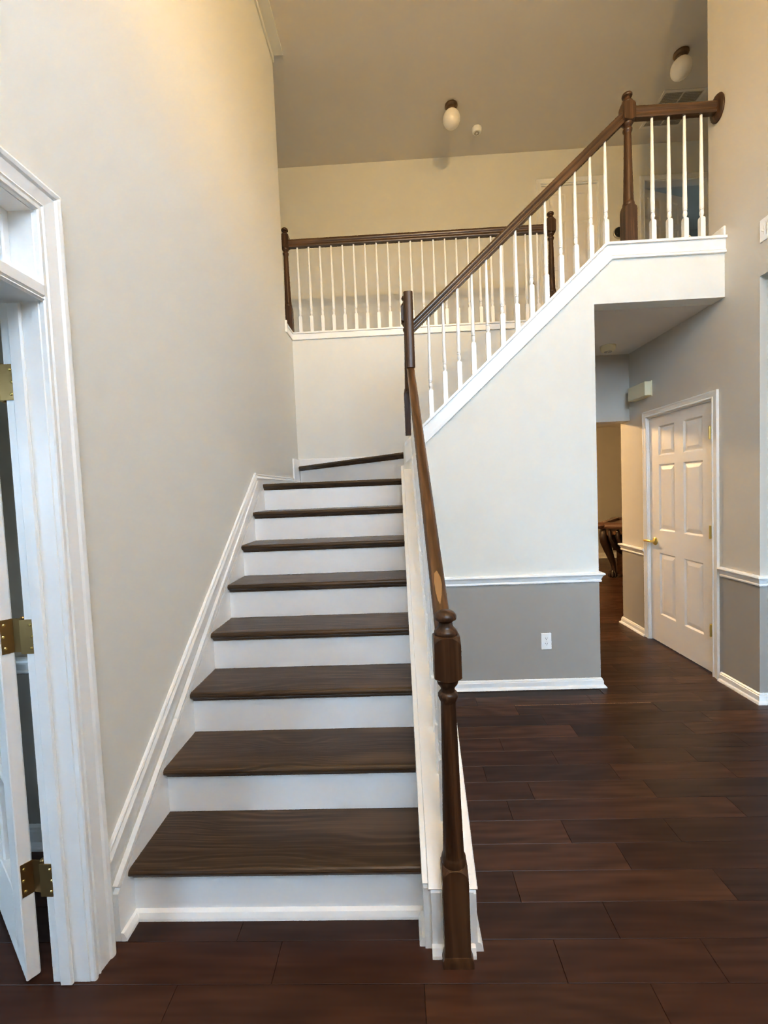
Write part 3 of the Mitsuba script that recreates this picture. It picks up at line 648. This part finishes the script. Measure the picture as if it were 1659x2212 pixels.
obj('backing', box(3.86, 4.28, 3.39, 3.85, zC-.0015, zC-.0005), 'vent_dark', cv)
wv = thing('wall_vent', 'white wall register with a lever high on the right wall', 'vent')
yv0, yv1, zv0, zv1 = 1.085, 1.394, 2.828, 2.957
g = Polygon(rect(yv0, yv1, zv0, zv1))
sl = [rect(y-.0035, y+.0035, zv0+.028, zv1-.028) for y in np.linspace(yv0+.03, yv1-.045, 18)]
for s in sl: g = g.difference(Polygon(s))
pm = trimesh.creation.extrude_polygon(g, .007, engine='earcut'); A = frame((xRW-.007, 0, 0), Y, Z, X); pm.apply_transform(A)
obj('plate', pm, 'white_plastic', wv)
obj('backing', box(xRW-.0012, xRW-.0002, yv0+.01, yv1-.01, zv0+.01, zv1-.01), 'dark_slot', wv)
obj('lever', cat(box(xRW-.022, xRW-.006, yv1-.030, yv1-.026, zv0+.055, zv0+.061), box(xRW-.0078, xRW-.0068, yv1-.0295, yv1-.0265, zv0+.035, zv0+.085)), 'vent_metal', wv)
# outlet on the stair wall
def outlet(x, y, z, label, cy=-1):
    k = thing('power_outlet', label, 'power outlet')
    obj('plate', bbox(x-.036, x+.036, y-.006, y, z-.0595, z+.0595, .004), 'white_plastic', k)
    for q in (.0195, -.0195):
        s = prism([(.0165*math.cos(t), max(-.0125, min(.0125, .0165*math.sin(t)))) for t in np.linspace(0, 2*math.pi, 28, endpoint=False)], (x, y-.006, z+q), X, Z, -Y, .0012)
        sk_ = obj('socket', s, 'white_plastic', k)
        obj('slots', cat(box(x-.0068, x-.0048, y-.0079, y-.007, z+q+.0005, z+q+.008), box(x+.0048, x+.0068, y-.0079, y-.007, z+q+.0005, z+q+.0065),
            mv(rot(lathe([(0, 0), (.0024, 0), (.0024, .001), (0, .001)], 12), 90, X), x, y-.0069, z+q-.0065)), 'dark_slot', sk_)
    obj('screw', mv(rot(lathe([(0, 0), (.003, 0), (.002, .001), (0, .001)], 12), 90, X), x, y-.0058, z), 'vent_metal', k)
outlet(1.979, yF-.0012, .336, 'white double power outlet on the grey wall below the stairs')
lp = thing('light_switch', 'small ivory light switch plate on the far upstairs wall', 'light switch')
obj('plate', bbox(2.142, 2.212, yFar-.006, yFar, 4.045, 4.165, .004), 'ivory_plastic', lp)
obj('toggle', bbox(2.172, 2.182, yFar-.016, yFar-.006, 4.095, 4.118, .002), 'white_plastic', lp)
ch = thing('door_chime', 'ivory box of a door chime mounted high on the wall left of the closet door', 'door chime')
obj('cover', bbox(xRW-.062, xRW, 2.545, 2.825, 2.170, 2.292, .004), 'ivory_plastic', ch)
obj('back_plate', bbox(xRW-.008, xRW, 2.538, 2.832, 2.163, 2.299, .002), 'ivory_plastic', ch)
th = thing('thermostat', 'round black thermostat with a metal ring on the far upstairs wall behind the landing newel', 'thermostat')
obj('ring', mv(rot(lathe([(0, 0), (.066, 0), (.068, .006), (.066, .022), (.060, .026), (0, .026)], 40), 90, X), 3.725, yFar, 4.385), 'steel_ring', th, smooth=30)
obj('face', mv(rot(lathe([(0, .02), (.060, .024), (.0585, .029), (.03, .032), (0, .0325)], 40), 90, X), 3.725, yFar, 4.385), 'black_plastic', th, smooth=30)
cp = [(2.945+.14*t, BY+.034+.008*math.sin(7*t+1), zCap+.006+.058*math.sin(math.pi*t)**.6+.006*math.sin(11*t)*math.sin(math.pi*t)) for t in np.linspace(0, 1, 26)]
obj('cord', tube(cp, .005, 8), 'cord_white', smooth=True, label='thin pale cord lying on the landing ledge behind the balusters', category='cord')

# ------------------------------------------------------------------ dark carved table at the end of the hall
tb = thing('pool_table', 'dark carved wooden table with a claw foot leg in the room beyond the hall', 'table')
tdir = np.array([.80, -.60, 0]); tin = np.array([.60, .80, 0])      # along the seen side, and into the table
TO = np.array([3.975, 5.26, 0])
MT = frame(TO, tdir, tin, Z)
def tm(m): m = m.copy(); m.apply_transform(MT); return m
TL, TWd = 1.9, 1.05
half_round = [(.0, 0), (-.045, .004), (-.062, .025), (-.064, .048), (-.052, .075), (-.025, .090), (.06, .092), (.06, 0)]     # (in from the edge, up)
rim = cat(prism(half_round, (-.03, 0, .742), Y, Z, X, TL+.06), prism(half_round, (0, -.03, .742), X, Z, Y, TWd+.06),
          prism(half_round, (-.03, TWd, .742), -Y, Z, X, TL+.06), prism(half_round, (TL, -.03, .742), -X, Z, Y, TWd+.06))
cap_ = trimesh.creation.icosphere(3, 1.); cap_.vertices *= (.095, .095, .050)
corners = [mv(cap_, x, y, .788) for x, y in ((-.005, -.005), (TL+.005, -.005), (-.005, TWd+.005), (TL+.005, TWd+.005))]
obj('rim', tm(cat(rim, *corners)), 'table_leather', tb, smooth=40, label='glossy padded brown rail around the top')
obj('bed', tm(bbox(.04, TL-.04, .04, TWd-.04, .742, .80, .005)), 'table_leather', tb)
apr = [(0, .0), (0, .12), (TL, .12), (TL, 0), (TL-.15, .02), (TL-.2, .035), (.2, .035), (.15, .02)]
aps = [(0, .0), (0, .12), (TWd, .12), (TWd, 0), (TWd-.15, .02), (TWd-.2, .035), (.2, .035), (.15, .02)]
obj('apron', tm(cat(prism(apr, (0, .0, .625), X, Z, Y, .03), prism(apr, (0, TWd-.03, .625), X, Z, Y, .03), prism(aps, (0, 0, .625), Y, Z, X, .03), prism(aps, (TL-.03, 0, .625), Y, Z, X, .03))), 'table_side', tb, label='mid-brown apron under the rail')
obj('body', tm(cat(bbox(.17, TL-.17, .20, TWd-.20, .035, .42, .01), bbox(.13, TL-.13, .16, TWd-.16, .40, .45, .006))), 'table_side', tb, label='mid-brown panelled base under the table')
obj('under_frame', tm(bbox(.06, TL-.06, .06, TWd-.06, .45, .66, .01)), 'table_wood', tb)
def cabriole():
    pts = [(.00, .00, .74), (-.012, -.012, .64), (-.004, -.004, .56), (.025, .020, .46), (.065, .045, .33), (.095, .062, .22), (.105, .070, .14), (.105, .068, .08), (.095, .060, .04)]
    leg = tube(pts, [.050, .066, .068, .062, .050, .038, .034, .040, .046], 16)
    ball = trimesh.creation.icosphere(2, .047); ball.vertices *= (1, 1, .95); ball.apply_translation((.092, .058, .045))
    claws = [tube([(.092+.025*math.cos(t), .058+.025*math.sin(t), .10), (.092+.050*math.cos(t), .058+.050*math.sin(t), .066), (.092+.055*math.cos(t), .058+.055*math.sin(t), .022), (.092+.045*math.cos(t), .058+.045*math.sin(t), .006)], [.014, .014, .012, .007], 8) for t in np.radians([20, 110, 190, 235, 280, 325])]
    return leg, cat(ball, *claws)
for cx_, cy_, sx, sy in ((.045, .045, 1, 1), (TL-.045, .045, -1, 1), (.045, TWd-.045, 1, -1), (TL-.045, TWd-.045, -1, -1)):
    lg, ft = cabriole()
    for m in (lg, ft):
        m.vertices *= (sx, sy, 1)
        if sx*sy < 0: m.invert()
        m.apply_translation((cx_, cy_, 0))
    lk_ = obj('leg', tm(lg), 'table_wood', tb, smooth=True); obj('claw_foot', tm(ft), 'table_wood', lk_, smooth=40)
for i in range(6):
    x = .125+i*.105
    pts = [(x, -.010, .725), (x+.004, -.032, .69), (x+.018, -.030, .60), (x+.045, -.005, .52), (x+.085, .03, .45), (x+.125, .07, .39), (x+.150, .10, .35)]
    obj('strap', tm(tube(pts, [.014, .024, .031, .034, .030, .020, .006], 12)), 'table_wood', tb, smooth=True, label='curved dark bracket under the rail')
arch = [(.30+.26*t, .02+.04*math.sin(math.pi*t), .815+.075*math.sin(math.pi*min(1, t*.92+.04))) for t in np.linspace(0, 1, 14)]
obj('rim_arch', tm(cat(tube(arch, .017, 10), tube([(x+.045, y+.03, z-.010) for x, y, z in arch], .015, 10), tube([(x+.09, y+.06, z-.014) for x, y, z in arch], .014, 10))), 'table_leather', tb, smooth=True)

# ------------------------------------------------------------------ lamps out of the frame
fl = thing('pendant_light', 'hanging foyer lamp with a shallow bowl, above the camera', 'pendant light')
LX, LY, LZ = 1.88, -2.05, 4.39
obj('bowl', mv(lathe([(0, -.165), (.10, -.160), (.20, -.132), (.262, -.098), (.266, -.088), (.256, -.090), (.195, -.122), (.10, -.149), (0, -.154)], 36), LX, LY, LZ), 'bronze', fl, smooth=40)
obj('rod', cat(mv(lathe([(0, -.155), (.008, -.155), (.008, zC-LZ-.03), (.06, zC-LZ-.02), (.06, zC-LZ), (0, zC-LZ)], 16), LX, LY, LZ)), 'bronze', fl)
for a in range(3):
    s = trimesh.creation.icosphere(2, .035); s.apply_translation((LX+.055*math.cos(a*2.094), LY+.055*math.sin(a*2.094), LZ))
    obj('bulb', {**mikit.ply(s, None, smooth=True), 'emitter': {'type': 'area', 'radiance': rgb(*LAMP_FOYER)}}, None, fl)
cl = thing('ceiling_light', 'round ceiling lamp of the family room, hidden by the stair wall', 'ceiling light')
obj('mount', mv(lathe([(0, 0), (.15, 0), (.15, -.02), (0, -.02)][::-1], 32), 2.0, 4.55, 2.45), 'bronze', cl)
obj('diffuser', {**mikit.ply(mv(lathe([(0, -.13), (.07, -.122), (.12, -.09), (.14, -.05), (.14, -.02), (0, -.02)], 32), 2.0, 4.55, 2.45), None, smooth=True), 'emitter': {'type': 'area', 'radiance': rgb(*LAMP_FAMILY)}}, None, cl)
